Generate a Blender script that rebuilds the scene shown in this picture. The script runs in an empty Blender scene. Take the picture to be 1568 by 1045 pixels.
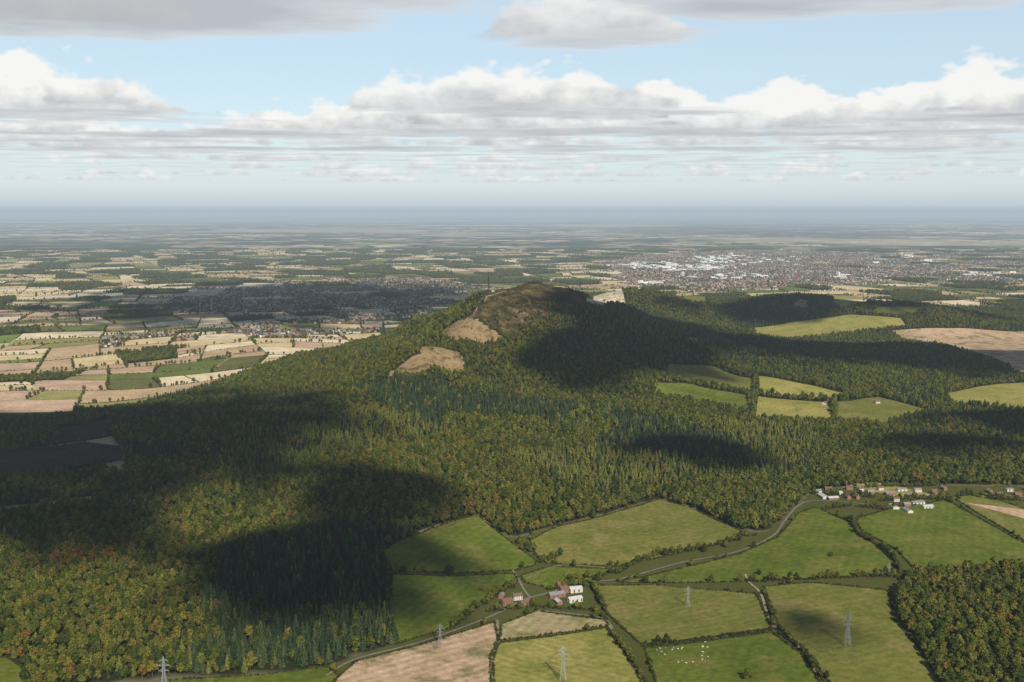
import bpy, math, random
import numpy as np
from mathutils import Vector, Matrix, noise as mnoise
from mathutils.geometry import delaunay_2d_cdt
random.seed(7); rng=np.random.default_rng(11)
scene=bpy.context.scene
scene.view_settings.view_transform='Standard'; scene.view_settings.look='None'
scene.view_settings.exposure=0
COL=scene.collection
# ------------------------------------------------------------------ helpers
def link(o): COL.objects.link(o); return o
def mesh_obj(name,verts,faces,mats=(),midx=None,smooth=False,do_link=True):
    me=bpy.data.meshes.new(name); me.from_pydata([tuple(v) for v in verts],[],[tuple(f) for f in faces])
    for m in mats: me.materials.append(m)
    if midx is not None: me.polygons.foreach_set('material_index',np.array(midx,dtype=np.int32))
    if smooth: me.polygons.foreach_set('use_smooth',np.ones(len(me.polygons),dtype=bool))
    me.update()
    o=bpy.data.objects.new(name,me)
    if do_link: link(o)
    return o
class NT:
    def __init__(s,tree): s.t=tree; s.n=tree.nodes; s.l=tree.links
    def new(s,ty,**kw):
        n=s.n.new(ty)
        for k,v in kw.items(): setattr(n,k,v)
        return n
    def put(s,sock,v):
        if isinstance(v,bpy.types.NodeSocket): s.l.new(v,sock)
        elif v is not None: sock.default_value=v
    def math(s,op,a,b=None,c=None,clamp=False):
        n=s.new('ShaderNodeMath',operation=op,use_clamp=clamp)
        s.put(n.inputs[0],a)
        if b is not None: s.put(n.inputs[1],b)
        if c is not None: s.put(n.inputs[2],c)
        return n.outputs[0]
    def vmath(s,op,a,b=None,out=0,scale=None):
        n=s.new('ShaderNodeVectorMath',operation=op)
        s.put(n.inputs[0],a)
        if b is not None: s.put(n.inputs[1],b)
        if scale is not None: s.put(n.inputs['Scale'],scale)
        return n.outputs[out]
    def mix(s,f,a,b,blend='MIX'):
        n=s.new('ShaderNodeMix',data_type='RGBA',blend_type=blend)
        s.put(n.inputs[0],f); s.put(n.inputs[6],a if not isinstance(a,tuple) else (*a[:3],1)); s.put(n.inputs[7],b if not isinstance(b,tuple) else (*b[:3],1))
        return n.outputs[2]
    def noise(s,vec,scale,detail=3,rough=.55,dim='3D'):
        n=s.new('ShaderNodeTexNoise',noise_dimensions=dim)
        s.put(n.inputs['Vector'],vec); n.inputs['Scale'].default_value=scale
        n.inputs['Detail'].default_value=detail; n.inputs['Roughness'].default_value=rough
        return n.outputs[0]
    def ramp(s,f,stops,interp='LINEAR'):
        n=s.new('ShaderNodeValToRGB'); cr=n.color_ramp; cr.interpolation=interp
        while len(cr.elements)<len(stops): cr.elements.new(.5)
        for e,(p,c) in zip(cr.elements,stops): e.position=p; e.color=(*c,1)
        s.put(n.inputs[0],f); return n.outputs[0]
    def mr(s,v,a,b,c=0.,d=1.):
        n=s.new('ShaderNodeMapRange'); s.put(n.inputs[0],v)
        for i,x in enumerate((a,b,c,d)): n.inputs[i+1].default_value=x
        return n.outputs[0]
def material(name):
    m=bpy.data.materials.new(name); m.use_nodes=True; t=NT(m.node_tree)
    b=m.node_tree.nodes['Principled BSDF']; b.inputs['Roughness'].default_value=.9
    b.inputs['Specular IOR Level'].default_value=.15
    return m,t,b
def dmaterial(name):
    m=bpy.data.materials.new(name); m.use_nodes=True; t=NT(m.node_tree)
    t.n.remove(m.node_tree.nodes['Principled BSDF']); d=t.new('ShaderNodeBsdfDiffuse')
    t.l.new(d.outputs[0],m.node_tree.nodes['Material Output'].inputs[0])
    return m,t,d.inputs[0]
def simple_mat(name,c,var=.25,scale=.5,rough=.85,rand=0.):
    m,t,b=material(name); g=t.new('ShaderNodeNewGeometry')
    n=t.noise(g.outputs['Position'],scale,2)
    f=t.mr(n,.3,.7,1-var,1+var)
    col=t.vmath('SCALE',c,scale=f)
    if rand:
        oi=t.new('ShaderNodeObjectInfo'); f2=t.mr(oi.outputs['Random'],0,1,1-rand,1+rand)
        col=t.vmath('SCALE',col,scale=f2)
    t.put(b.inputs['Base Color'],col); b.inputs['Roughness'].default_value=rough
    return m
# ------------------------------------------------------------------ camera constants, terrain and image-pixel unprojection
CAMZ=530.; PITCH=math.radians(6.8); FPX=1681.
def waves(seed,L,n=9):
    r=np.random.default_rng(seed); a=r.uniform(0,2*np.pi,n); k=2*np.pi/(L*r.uniform(.6,1.6,n))
    ph=r.uniform(0,2*np.pi,n)
    return lambda x,y: sum(np.sin((x*np.cos(a[i])+y*np.sin(a[i]))*k[i]+ph[i]) for i in range(n))/math.sqrt(n/2)
w_a=waves(1,900); w_b=waves(2,330); w_c=waves(3,150); w_d=waves(4,700); w_t=waves(5,420); w_t2=waves(6,160)
RIDGE=[(-330,2450,62),(-250,2800,118),(-170,3030,164),(-95,3230,222),(-40,3380,268),(0,3480,284),(85,3530,290),(150,3640,270),(260,4050,180),(340,4500,110)]
rp=[]
for a,b in zip(RIDGE[:-1],RIDGE[1:]):
    for k in range(6):
        t=k/6; rp.append([a[i]*(1-t)+b[i]*t for i in range(3)])
rp+=[(-78,3450,279),(-55,3455,281),(-30,3460,283),(120,3535,289),(150,3540,286),(172,3545,276)]
rp=np.array(rp)
def H(x,y):
    x=np.asarray(x,float); y=np.asarray(y,float)
    sh=x.shape; x=x.ravel(); y=y.ravel()
    z=np.zeros_like(x)
    m=(np.abs(x)<5000)&(y>0)&(y<9000)
    X=x[m];Y=y[m]; best=np.zeros_like(X)
    for px,py,pz in rp:
        dx=X-px; dx=np.where(dx<0,dx*1.38,dx)
        d=np.hypot(dx,Y-py); d=np.sqrt(d*d+30**2)-30
        best=np.maximum(best,pz*np.exp(-(d/430)**1.12))
    hm=np.clip(best/120,0,1)*np.clip((300-best)/60,.35,1)
    best=best+hm*(9*w_b(X,Y)+5*w_c(X,Y))
    best=best+12*np.exp(-(((X-62)/48)**2+((Y-3520)/60)**2))
    for cx,cy,rx,ry,h in ((520,5000,330,260,122),(1250,5150,450,300,110),(1700,4700,300,250,45),(1900,5000,500,350,70),(-560,2700,380,420,34),(1500,3900,500,300,26),(-300,2050,300,300,14),(300,2500,400,350,18)):
        best=best+h*np.exp(-((X-cx)/rx)**2-((Y-cy)/ry)**2)
    fade=np.clip((6500-Y)/1500,0,1)*np.clip((4500-np.abs(X))/1000,0,1)
    best=best+5*w_a(X,Y)*fade
    z[m]=best
    return z.reshape(sh)
def Hs(x,y): return float(H(np.array([x]),np.array([y]))[0])
def P(px,py):
    """image pixel unprojected through the camera onto the modelled terrain -> ground coordinates (x,y) in metres"""
    u=(px-784)/FPX; v=(522.5-py)/FPX  # px,py are image pixels, cast as a ray from the camera
    d=np.array([u, math.cos(PITCH)+v*math.sin(PITCH), -math.sin(PITCH)+v*math.cos(PITCH)])
    t=np.linspace(900,16000,3000) ; X=d[0]*t; Y=d[1]*t; Z=CAMZ+d[2]*t
    below=np.nonzero(Z<H(X,Y))[0]
    i=below[0] if len(below) else len(t)-1
    if i==0: return (float(X[0]),float(Y[0]))
    if not len(below): return (float(X[-1]),float(Y[-1]))
    lo,hi=t[i-1],t[i]
    m=(lo+hi)/2
    for _ in range(6):
        m=(lo+hi)/2
        if CAMZ+d[2]*m<Hs(d[0]*m,d[1]*m): hi=m
        else: lo=m
    return (float(d[0]*m),float(d[1]*m))
def PP(l): return [P(*q) for q in l]
def inside(poly,x,y):
    c=np.zeros(x.shape,bool); n=len(poly)
    for i in range(n):
        x1,y1=poly[i]; x2,y2=poly[(i+1)%n]
        if y1==y2: continue
        t=((y1>y)!=(y2>y))&(x<(x2-x1)*(y-y1)/(y2-y1)+x1)
        c^=t
    return c
# ------------------------------------------------------------------ camera, sun, sky
cam=bpy.data.cameras.new('camera'); co=link(bpy.data.objects.new('camera',cam))
co.location=(0,0,CAMZ); co.rotation_euler=(math.pi/2-PITCH,0,0)
cam.sensor_fit='HORIZONTAL'; cam.angle=math.radians(50); cam.clip_start=1; cam.clip_end=300000
scene.camera=co
SE=math.radians(35); SA=math.radians(17)
S=Vector((math.sin(SA)*math.cos(SE),-math.cos(SA)*math.cos(SE),math.sin(SE)))
sun=bpy.data.lights.new('sun','SUN'); sun.energy=5.; sun.angle=math.radians(.5); sun.color=(1,.93,.80)
so=link(bpy.data.objects.new('sun',sun)); so.rotation_euler=S.to_track_quat('Z','Y').to_euler(); so.location=(0,-500,3000)

world=bpy.data.worlds.new('sky'); scene.world=world; world.use_nodes=True
try: world.cycles.sampling_method='NONE'
except Exception as e: print(e)
t=NT(world.node_tree); bg=world.node_tree.nodes['Background']; bg.inputs[1].default_value=.1
sky=t.new('ShaderNodeTexSky',sky_type='NISHITA'); sky.sun_disc=False; sky.sun_elevation=SE; sky.sun_rotation=math.pi-SA
sky.altitude=500; sky.air_density=1.; sky.dust_density=.6; sky.ozone_density=1.5
tc=t.new('ShaderNodeTexCoord'); sp=t.new('ShaderNodeSeparateXYZ'); t.l.new(tc.outputs['Generated'],sp.inputs[0])
dirxy=t.vmath('MULTIPLY',tc.outputs['Generated'],(1,1,0))
rad=t.math('MAXIMUM',t.vmath('LENGTH',dirxy,out=1),.001)
unit=t.vmath('SCALE',dirxy,scale=t.math('DIVIDE',1.,rad))
tan=t.math('DIVIDE',sp.outputs[2],rad)
HB=.90
blobs=[(.3,10.2,2.2,1.1,.33),(-4.6,10.4,2.3,1.1,.31),(5.0,11.0,2.4,1.1,.31),(-1.8,5.0,2.5,1.3,.68),(.35,5.9,1.0,.62,.38),(1.3,4.9,1.4,.65,.52),(1.9,12.9,7.5,.9,.22),(-3.4,13.2,3.6,.8,.20),(0,16.5,12,.9,.14),(3.9,5.6,.7,.35,.22)]
def cover(q,detail,D=None):
    n=t.noise(t.vmath('MULTIPLY',t.vmath('ADD',q,(3.7,1.9,-1)),(.85,1.1,1.)),.92,detail,.58)
    sq=t.vmath('DOT_PRODUCT',q,(0,1,0),out=1)
    b=t.mr(sq,7.5,14.,-.20,.12)
    s0=t.math('ADD',n,b); acc=None
    for (cx,cy,rx,ry,w) in blobs:
        if D is not None:
            dd=[math.hypot(cx+rx*math.cos(a),cy+ry*math.sin(a)) for a in np.linspace(0,6.28,24)]
            if D<min(dd) or D>max(dd): continue
        e=t.vmath('MULTIPLY',t.vmath('SUBTRACT',q,(cx,cy,0)),(1/rx,1/ry,0))
        d2=t.vmath('DOT_PRODUCT',e,e,out=1)
        g=t.math('MULTIPLY',t.math('SUBTRACT',1.0,d2,clamp=True),w)
        acc=g if acc is None else t.math('MAXIMUM',acc,g)
    if acc is not None: s0=t.math('ADD',s0,acc)
    return t.math('SUBTRACT',s0,.56), n
col=t.vmath('SCALE',sky.outputs[0],scale=t.mr(tan,.25,.8,1.,.5))
col=t.mix(t.mr(tan,.2,.5,.55,0),col,(7.2,8.8,9.8))
pf=t.mr(tan,.0,.06,.9,0)
HZ=(6.5,7.2,7.65)
hz=t.mix(t.mr(tan,-.002,.022,1,0),HZ,(4.7,5.6,6.3))
col=t.mix(pf,col,hz)
def tow(c,f): return tuple(a*(1-f)+b*f for a,b in zip(c,(7.3,7.9,8.2)))
# upright faces of successive cloud banks, far to near
for D in (36,30,25,21,17.8,16,14.6,13.2,12.2,11.2,10.3,9.6,6.0):
    fz=min(.5,max(0,(D-11)/34))
    h=t.math('MULTIPLY',tan,D)
    pxy=t.vmath('SCALE',unit,scale=float(D))
    up=t.vmath('SCALE',(0,0,1.5),scale=h)
    q=t.vmath('ADD',pxy,up)
    dn,n=cover(q,4 if D<15 else 3,D)
    hh=t.math('SUBTRACT',h,HB)
    a=t.math('SUBTRACT',t.math('MULTIPLY',dn,2.0),hh)
    a=t.math('MULTIPLY',a,11. if D<15 else 7.,clamp=True)
    basecut=t.math('MULTIPLY',t.math('ADD',hh,t.math('MULTIPLY',t.math('SUBTRACT',n,.5),.15)),22.,clamp=True)
    a=t.math('MULTIPLY',a,basecut)
    a=t.math('MULTIPLY',a,.93 if D<20 else .8)
    fine=t.noise(t.vmath('ADD',q,(0,0,.12)),2.6,3 if D<15 else 2,.6)
    s=t.math('ADD',t.math('MULTIPLY',hh,3.6),t.math('MULTIPLY',t.math('SUBTRACT',fine,.5),2.0))
    s=t.math('ADD',s,.16,clamp=True)
    c=t.mix(s,tow((4.7,4.9,5.2),fz),tow((9.5,9.4,9.1),fz*.2))
    col=t.mix(a,col,c)
# flat undersides
zc=t.math('MAXIMUM',tan,.018)
q=t.vmath('SCALE',unit,scale=t.math('DIVIDE',HB,zc))
dn,n=cover(q,5)
a=t.math('MULTIPLY',t.math('MULTIPLY',dn,8.,clamp=True),t.mr(tan,.022,.055,0,.82))
c=t.mix(t.math('MULTIPLY',dn,3.0,clamp=True),(7.4,7.6,7.8),(4.7,4.85,5.1))
col=t.mix(a,col,c)
t.put(bg.inputs[0],col)
# ------------------------------------------------------------------ haze (aerial perspective) – absorbing boxes whose emission stands in for scattered light
def hazebox(sig,colr,x0,x1,y0,y1,z0,z1):
    mh=bpy.data.materials.new('haze'); mh.use_nodes=True; ht=NT(mh.node_tree)
    ht.n.remove(mh.node_tree.nodes['Principled BSDF'])
    ab=ht.new('ShaderNodeVolumeAbsorption'); em=ht.new('ShaderNodeEmission'); ad=ht.new('ShaderNodeAddShader')
    ab.inputs[0].default_value=(0,0,0,1); ab.inputs[1].default_value=sig
    em.inputs[0].default_value=(*colr,1); em.inputs[1].default_value=sig
    ht.l.new(ab.outputs[0],ad.inputs[0]); ht.l.new(em.outputs[0],ad.inputs[1])
    ht.l.new(ad.outputs[0],mh.node_tree.nodes['Material Output'].inputs['Volume'])
    hv=[(x,y,z) for z in (z0,z1) for y in (y0,y1) for x in (x0,x1)]
    mesh_obj('haze',hv,[(0,2,3,1),(4,5,7,6),(0,1,5,4),(2,6,7,3),(0,4,6,2),(1,3,7,5)],[mh])
hazebox(1/54000,(.42,.505,.58),-99000,99000,-99000,99000,-80,590)
hazebox(1/52000,(.44,.52,.59),-98000,98000,6500,98000,-70,570)  # second glowing bank added to pale the distance, leaving near ground dark
# ------------------------------------------------------------------ field layout
G='grass';G2='pasture';ST='stubble';PL='ploughed';SY='strawgreen'
FIELDS=[
 (G,[(585,845),(612,828),(705,795),(732,790),(775,825),(820,858),(820,866),(790,874),(690,879),(600,875)]),
 (G2,[(812,828),(850,808),(1010,765),(1055,777),(1135,814),(1128,826),(1040,848),(940,868),(835,863),(818,846)]),
 (G,[(600,880),(690,883),(788,879),(793,890),(740,920),(690,962),(605,988),(599,930)]),
 (G,[(797,882),(840,868),(938,872),(915,888),(845,902),(805,893)]),
 (G2,[(905,897),(1000,896),(1158,910),(1182,963),(983,988),(932,942)]),
 (G,[(945,892),(1130,850),(1190,824),(1222,787),(1248,777),(1303,802),(1312,818),(1365,848),(1372,870),(1348,882),(1240,887),(1150,891),(1000,893)]),
 (G2,[(1170,899),(1240,893),(1360,905),(1370,950),(1400,985),(1442,1050),(1290,1075),(1237,1000),(1193,963)]),
 (G,[(987,994),(1182,969),(1228,1004),(1262,1055),(1280,1090),(1020,1090)]),
 (PL,[(490,1062),(545,1014),(650,987),(758,953),(762,984),(750,1008),(754,1075),(480,1095)]),
 (ST,[(767,957),(822,936),(925,950),(932,958),(765,982)]),
 (SY,[(764,986),(928,962),(957,1000),(985,1050),(1000,1090),(758,1080),(755,1010)]),
 (G,[(1310,795),(1370,778),(1450,766),(1560,828),(1640,870),(1530,868),(1400,872),(1372,842),(1318,812)]),
 (G2,[(1458,762),(1500,757),(1570,780),(1680,800),(1680,865),(1570,830)]),
 (G,[(260,1042),(400,1034),(500,1022),(520,1036),(490,1075),(250,1090)]),
 (G,[(-60,1005),(10,1008),(45,1030),(30,1070),(-60,1070)]),
 (G2,[(1024,556),(1095,562),(1155,580),(1152,602),(1060,586),(1015,580)]),
 (G,[(1008,586),(1060,589),(1145,606),(1150,632),(1080,618),(1000,606)]),
 (SY,[(1160,576),(1250,592),(1295,603),(1272,614),(1163,603)]),
 (SY,[(1160,607),(1270,617),(1275,645),(1155,640)]),
 (G2,[(1282,616),(1345,608),(1440,632),(1350,654),(1280,646)]),
 (SY,[(1445,603),(1500,592),(1570,586),(1680,588),(1680,642),(1570,634),(1460,620)]),
 (SY,[(1155,502),(1210,494),(1300,482),(1380,488),(1388,499),(1290,512),(1200,521),(1158,516)]),
 (PL,[(1362,507),(1450,503),(1568,508),(1700,512),(1700,590),(1568,575),(1500,547),(1385,524)]),
 (SY,[(1268,452),(1322,454),(1328,466),(1288,475),(1276,466)]),
 (ST,[(1035,513),(1070,518),(1072,526),(1040,519)]),
 (G2,[(1045,452),(1085,455),(1080,466),(1050,462)]),
 (G2,[(1345,470),(1420,472),(1400,484),(1330,480)]),
]
FW=[(k,PP(p)) for k,p in FIELDS]
FOREST=PP([(605,988),(535,1004),(505,1022),(400,1030),(255,1036),(150,1045),(0,1080),(-150,1090),(-250,800),(0,792),(120,772),(200,742),(185,690),(165,650),(190,630),(330,592),(372,574)])
FOREST+=[(-640,4000),(-450,4600),(0,5200),(500,5600),(1900,5600),(2500,5200),(3200,4700)]
FOREST+=PP([(1720,600),(1720,745),(1568,745),(1450,742),(1330,742),(1240,752),(1215,778),(1180,812),(1135,812),(1055,775),(1010,763),(850,804),(810,820),(775,822),(732,788),(705,793),(612,826),(583,845),(597,870),(599,930)])
WOOD2=PP([(1372,908),(1400,882),(1480,876),(1568,872),(1660,862),(1700,1090),(1462,1090),(1405,985),(1374,945)])
VILLAGE=PP([(1238,754),(1330,744),(1470,742),(1460,764),(1370,778),(1310,792),(1255,778)])
NEAR=PP([(480,1100),(505,1020),(600,985),(583,840),(610,820),(850,800),(1010,760),(1140,812),(1240,748),(1700,740),(1760,1100)])
PAINTED_SHADE=PP([(-300,618),(250,618),(360,780),(0,850),(-300,870)])  # left fields whose cloud shade is painted into their colour
BARE=[PP([(594,580),(606,562),(640,543),(668,530),(684,543),(694,562),(650,574)]),
      PP([(670,517),(690,498),(712,486),(744,498),(772,518),(735,528),(700,524)]),
      PP([(690,575),(655,560),(700,535),(712,560)])]
MOOR=[PP([(712,488),(735,470),(752,450),(790,446),(860,445),(895,458),(870,478),(825,494),(770,512),(748,496)]),
      [(-95,3380),(-95,3500),(-60,3560),(100,3640),(190,3620),(210,3500),(120,3420),(0,3370)]]
QUARRY=PP([(898,464),(916,451),(935,445),(955,454),(958,468),(925,474)])
QUARRY2=PP([(1212,470),(1225,458),(1238,462),(1236,474)])
TOWN_A=PP([(255,480),(290,446),(420,430),(640,425),(745,436),(680,466),(640,486),(560,488),(450,478)])
TOWN_B=PP([(925,408),(960,392),(1140,383),(1340,388),(1340,436),(1100,446),(960,437)])
TOWN_C=PP([(1340,400),(1480,388),(1600,385),(1640,430),(1450,440),(1340,428)])
HAM=PP([(120,520),(330,495),(600,488),(590,510),(350,520),(180,535)])
def in_clear(x,y):
    c=np.zeros(x.shape,bool)
    for k,p in FW: c|=inside(p,x,y)
    return c
def in_any(L,x,y):
    c=np.zeros(x.shape,bool)
    for p in L: c|=inside(p,x,y)
    return c
# ------------------------------------------------------------------ ground materials
def field_mat(name,c1,c2,c3=None,stripe=.0,sc=.012,ang=.4):
    m,t,b=dmaterial(name); g=t.new('ShaderNodeNewGeometry'); p=g.outputs['Position']
    n=t.noise(p,sc,4,.6); n2=t.noise(p,.12,4,.65)
    col=t.mix(t.mr(n,.36,.64),c1,c2)
    if c3: col=t.mix(t.mr(t.noise(t.vmath('ADD',p,(500,90,0)),sc*1.6,5,.65),.50,.64),col,c3)
    f=t.mr(n2,.3,.7,.72,1.28)
    if stripe:
        mp=t.new('ShaderNodeMapping'); mp.inputs['Rotation'].default_value=(0,0,ang); t.l.new(p,mp.inputs[0])
        w=t.new('ShaderNodeTexWave'); w.inputs['Scale'].default_value=.022; w.inputs['Distortion'].default_value=.6; w.inputs['Detail'].default_value=1
        t.l.new(mp.outputs[0],w.inputs[0]); f=t.math('MULTIPLY',f,t.mr(w.outputs[1],.0,1,1-stripe,1+stripe))
    t.put(b,t.vmath('SCALE',col,scale=f))
    return m
MF={G:field_mat('grass_field',(.092,.122,.018),(.13,.158,.026),(.165,.16,.04),.05),
    G2:field_mat('pasture_field',(.135,.148,.030),(.18,.176,.043),(.22,.187,.066),.04,ang=1.2),
    ST:field_mat('stubble_field',(.40,.32,.18),(.31,.26,.13),(.18,.18,.065),.08),
    PL:field_mat('ploughed_field',(.52,.37,.245),(.40,.28,.17),(.18,.16,.075),.10,ang=.9),
    SY:field_mat('strawgreen_field',(.27,.25,.065),(.33,.285,.09),(.20,.21,.047),.06,ang=2.2)}
far_defs=[('farm_straw',(.62,.49,.28)),('farm_pale',(.74,.61,.41)),('farm_tan',(.50,.36,.22)),('farm_pink',(.53,.37,.26)),('farm_green',(.14,.17,.045)),('farm_dull',(.14,.14,.05)),('farm_olive',(.29,.265,.10)),('farm_bright',(.17,.23,.05)),('farm_dark',(.04,.05,.018)),('farm_urban',(.11,.12,.065)),('farm_painted_shade',(.05,.055,.022)),('farm_painted_shade_brown',(.065,.05,.034))]  # last two: cloud shade painted into the field colour
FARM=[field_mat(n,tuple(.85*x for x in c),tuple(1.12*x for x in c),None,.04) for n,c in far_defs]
# ground
m,t,b=dmaterial('ground'); MG=m
g=t.new('ShaderNodeNewGeometry'); p=g.outputs['Position']
mp=t.new('ShaderNodeMapping'); mp.inputs['Rotation'].default_value=(0,0,.5); mp.inputs['Scale'].default_value=(.0022,.0031,0)
dn=t.new('ShaderNodeTexNoise'); dn.inputs['Scale'].default_value=.0016; t.l.new(p,dn.inputs['Vector'])
pd=t.vmath('ADD',p,t.vmath('SCALE',dn.outputs[1],scale=320.)); t.l.new(pd,mp.inputs[0])
vo=t.new('ShaderNodeTexVoronoi',voronoi_dimensions='2D',feature='F1'); vo.inputs['Scale'].default_value=1; t.l.new(mp.outputs[0],vo.inputs['Vector'])
ve=t.new('ShaderNodeTexVoronoi',voronoi_dimensions='2D',feature='DISTANCE_TO_EDGE'); ve.inputs['Scale'].default_value=1; t.l.new(mp.outputs[0],ve.inputs['Vector'])
sc=t.new('ShaderNodeSeparateColor'); t.l.new(vo.outputs['Color'],sc.inputs[0])
fc=t.ramp(sc.outputs[0],[(0,(.13,.16,.05)),(.22,(.07,.085,.03)),(.38,(.32,.28,.14)),(.50,(.60,.50,.31)),(.66,(.14,.17,.05)),(.76,(.46,.35,.24)),(.86,(.72,.61,.42))],'CONSTANT')
wn=t.noise(p,.00045,6,.65); wood=t.mr(wn,.49,.57)
wn2=t.noise(p,.00012,5,.65); fc=t.vmath('SCALE',fc,scale=t.mr(wn2,.4,.6,.6,1.25))
fc=t.mix(t.math('LESS_THAN',ve.outputs['Distance'],.07),fc,(.03,.04,.018))
fc=t.mix(t.math('MULTIPLY',wood,.85),fc,(.03,.042,.018))
wn3=t.noise(t.vmath('ADD',p,(9000,0,0)),.00009,4,.6); fc=t.mix(t.mr(wn3,.50,.56,0,.6),fc,(.04,.055,.03))
wn4=t.noise(t.vmath('ADD',p,(0,33000,0)),.00011,4,.6); fc=t.mix(t.mr(wn4,.54,.60,0,.55),fc,(.55,.46,.30))
at=t.new('ShaderNodeAttribute'); at.attribute_name='forest'
af=t.new('ShaderNodeAttribute'); af.attribute_name='heath'
am=t.new('ShaderNodeAttribute'); am.attribute_name='moor'
an_=t.new('ShaderNodeAttribute'); an_.attribute_name='near'
nn=t.noise(p,.09,4,.65)
fc=t.mix(at.outputs['Fac'],fc,t.mix(nn,(.022,.024,.010),(.045,.045,.02)))
fc=t.mix(an_.outputs['Fac'],fc,t.mix(nn,(.05,.065,.014),(.12,.12,.035)))
hn=t.noise(p,.03,6,.7)
heath=t.ramp(hn,[(.3,(.07,.06,.02)),(.43,(.18,.125,.06)),(.53,(.30,.215,.115)),(.62,(.21,.145,.075)),(.7,(.09,.085,.03))])
moor=t.ramp(hn,[(.3,(.022,.023,.009)),(.44,(.042,.036,.016)),(.53,(.075,.055,.027)),(.61,(.13,.095,.05)),(.68,(.26,.195,.11))])
ed=t.mr(t.noise(p,.05,4),.3,.7,-.35,.35)
fc=t.mix(t.mr(t.math('ADD',am.outputs['Fac'],ed),.45,.6),fc,moor)
fc=t.mix(t.mr(t.math('ADD',af.outputs['Fac'],ed),.45,.6),fc,heath)
t.put(b,fc)
# terrain sheet
def axis(a,b,step,lo,hi,r=1.13):
    c=list(np.arange(a,b+.1,step)); s=step
    up=[];v=c[-1]
    while v<hi: s*=r; v+=s; up.append(min(v,hi))
    s=step;dn=[];v=c[0]
    while v>lo: s*=r; v-=s; dn.append(max(v,lo))
    return np.array(dn[::-1]+c+up)
xs=axis(-1700,2300,14,-96000,96000); ys=axis(1000,5600,14,-30000,96000)
XX,YY=np.meshgrid(xs,ys); ZZ=H(XX,YY)
nx,ny=len(xs),len(ys)
V=np.stack([XX.ravel(),YY.ravel(),ZZ.ravel()],1)
idx=np.arange(nx*ny).reshape(ny,nx)
F=np.stack([idx[:-1,:-1].ravel(),idx[:-1,1:].ravel(),idx[1:,1:].ravel(),idx[1:,:-1].ravel()],1)
me=bpy.data.meshes.new('ground'); me.vertices.add(len(V)); me.vertices.foreach_set('co',V.ravel().astype(np.float32))
me.loops.add(F.size); me.loops.foreach_set('vertex_index',F.ravel().astype(np.int32))
me.polygons.add(len(F)); me.polygons.foreach_set('loop_start',np.arange(0,F.size,4,dtype=np.int32)); me.update(calc_edges=True)
me.polygons.foreach_set('use_smooth',np.ones(len(F),dtype=bool)); me.materials.append(MG)
fx,fy=V[:,0],V[:,1]
for nm,val in (('forest',inside(FOREST,fx,fy)|inside(WOOD2,fx,fy)),('near',inside(NEAR,fx,fy)&~inside(WOOD2,fx,fy)&~inside(FOREST,fx,fy)|inside(VILLAGE,fx,fy)),('heath',in_any(BARE,fx,fy)),('moor',in_any(MOOR,fx,fy))):
    a=me.attributes.new(nm,'FLOAT','POINT'); a.data.foreach_set('value',val.astype(np.float32))
link(bpy.data.objects.new('ground',me))
# fields draped over the terrain
def dens(poly,step):
    out=[]
    n=len(poly)
    for i in range(n):
        a=poly[i];b=poly[(i+1)%n]; k=max(1,int(math.hypot(b[0]-a[0],b[1]-a[1])/step))
        for j in range(k): out.append((a[0]+(b[0]-a[0])*j/k,a[1]+(b[1]-a[1])*j/k))
    return out
def drape(name,poly,mat,step=14,off=.45):
    q=dens(poly,step); n=len(q); A=np.array(q)
    gx,gy=np.meshgrid(np.arange(A[:,0].min(),A[:,0].max(),step),np.arange(A[:,1].min(),A[:,1].max(),step))
    gx=gx.ravel();gy=gy.ravel(); k=inside(poly,gx,gy)
    vs=[Vector(v) for v in q]+[Vector((x,y)) for x,y in zip(gx[k],gy[k])]
    r=delaunay_2d_cdt(vs,[],[list(range(n))],1,.5)
    v2=np.array([tuple(v) for v in r[0]]); z=H(v2[:,0],v2[:,1])+off
    fs=[]
    for f in r[2]:
        a,b_,c=[v2[i] for i in f[:3]]
        cr=(b_[0]-a[0])*(c[1]-a[1])-(b_[1]-a[1])*(c[0]-a[0])
        fs.append(list(f) if cr>0 else list(f)[::-1])
    return mesh_obj(name,[(x,y,zz) for (x,y),zz in zip(v2,z)],fs,[mat],smooth=True)
FN={G:'grass_field',G2:'pasture_field',ST:'stubble_field',PL:'ploughed_field',SY:'meadow_field'}
for k,p in FW: drape(FN[k],p,MF[k])
ROCK=field_mat('quarry_rock',(.50,.42,.30),(.66,.57,.43),(.16,.15,.07),.0,.03)
drape('quarry',QUARRY,ROCK,14,1.2); drape('quarry',QUARRY2,field_mat('quarry_soil',(.30,.20,.13),(.40,.28,.18),(.12,.12,.05),.0,.03),14,1.2)
# ------------------------------------------------------------------ vegetation prototypes
def leafmat(name,cols,tr=.0):
    m,t,b=dmaterial(name); oi=t.new('ShaderNodeObjectInfo'); g=t.new('ShaderNodeNewGeometry')
    c=t.ramp(oi.outputs['Random'],cols)
    n=t.noise(g.outputs['Position'],.005,2); c=t.mix(t.mr(n,.35,.65,0,.8),c,t.vmath('MULTIPLY',c,(1.30,1.24,.95)))
    n2=t.noise(g.outputs['Position'],.45,1,.6); c=t.vmath('SCALE',c,scale=t.mr(n2,.3,.7,.55,1.45))
    t.put(b,c)
    return m
L_BR=leafmat('foliage_broadleaf',[(0,(.032,.046,.010)),(.3,(.054,.069,.014)),(.6,(.080,.092,.019)),(.9,(.112,.112,.024)),(1,(.105,.085,.02))])
L_GO=leafmat('foliage_turning',[(0,(.065,.070,.015)),(.5,(.110,.099,.022)),(.85,(.145,.118,.027)),(1,(.12,.08,.02))])
L_GR=leafmat('foliage_bright',[(0,(.070,.092,.018)),(.6,(.115,.133,.028)),(1,(.15,.155,.036))])
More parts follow.
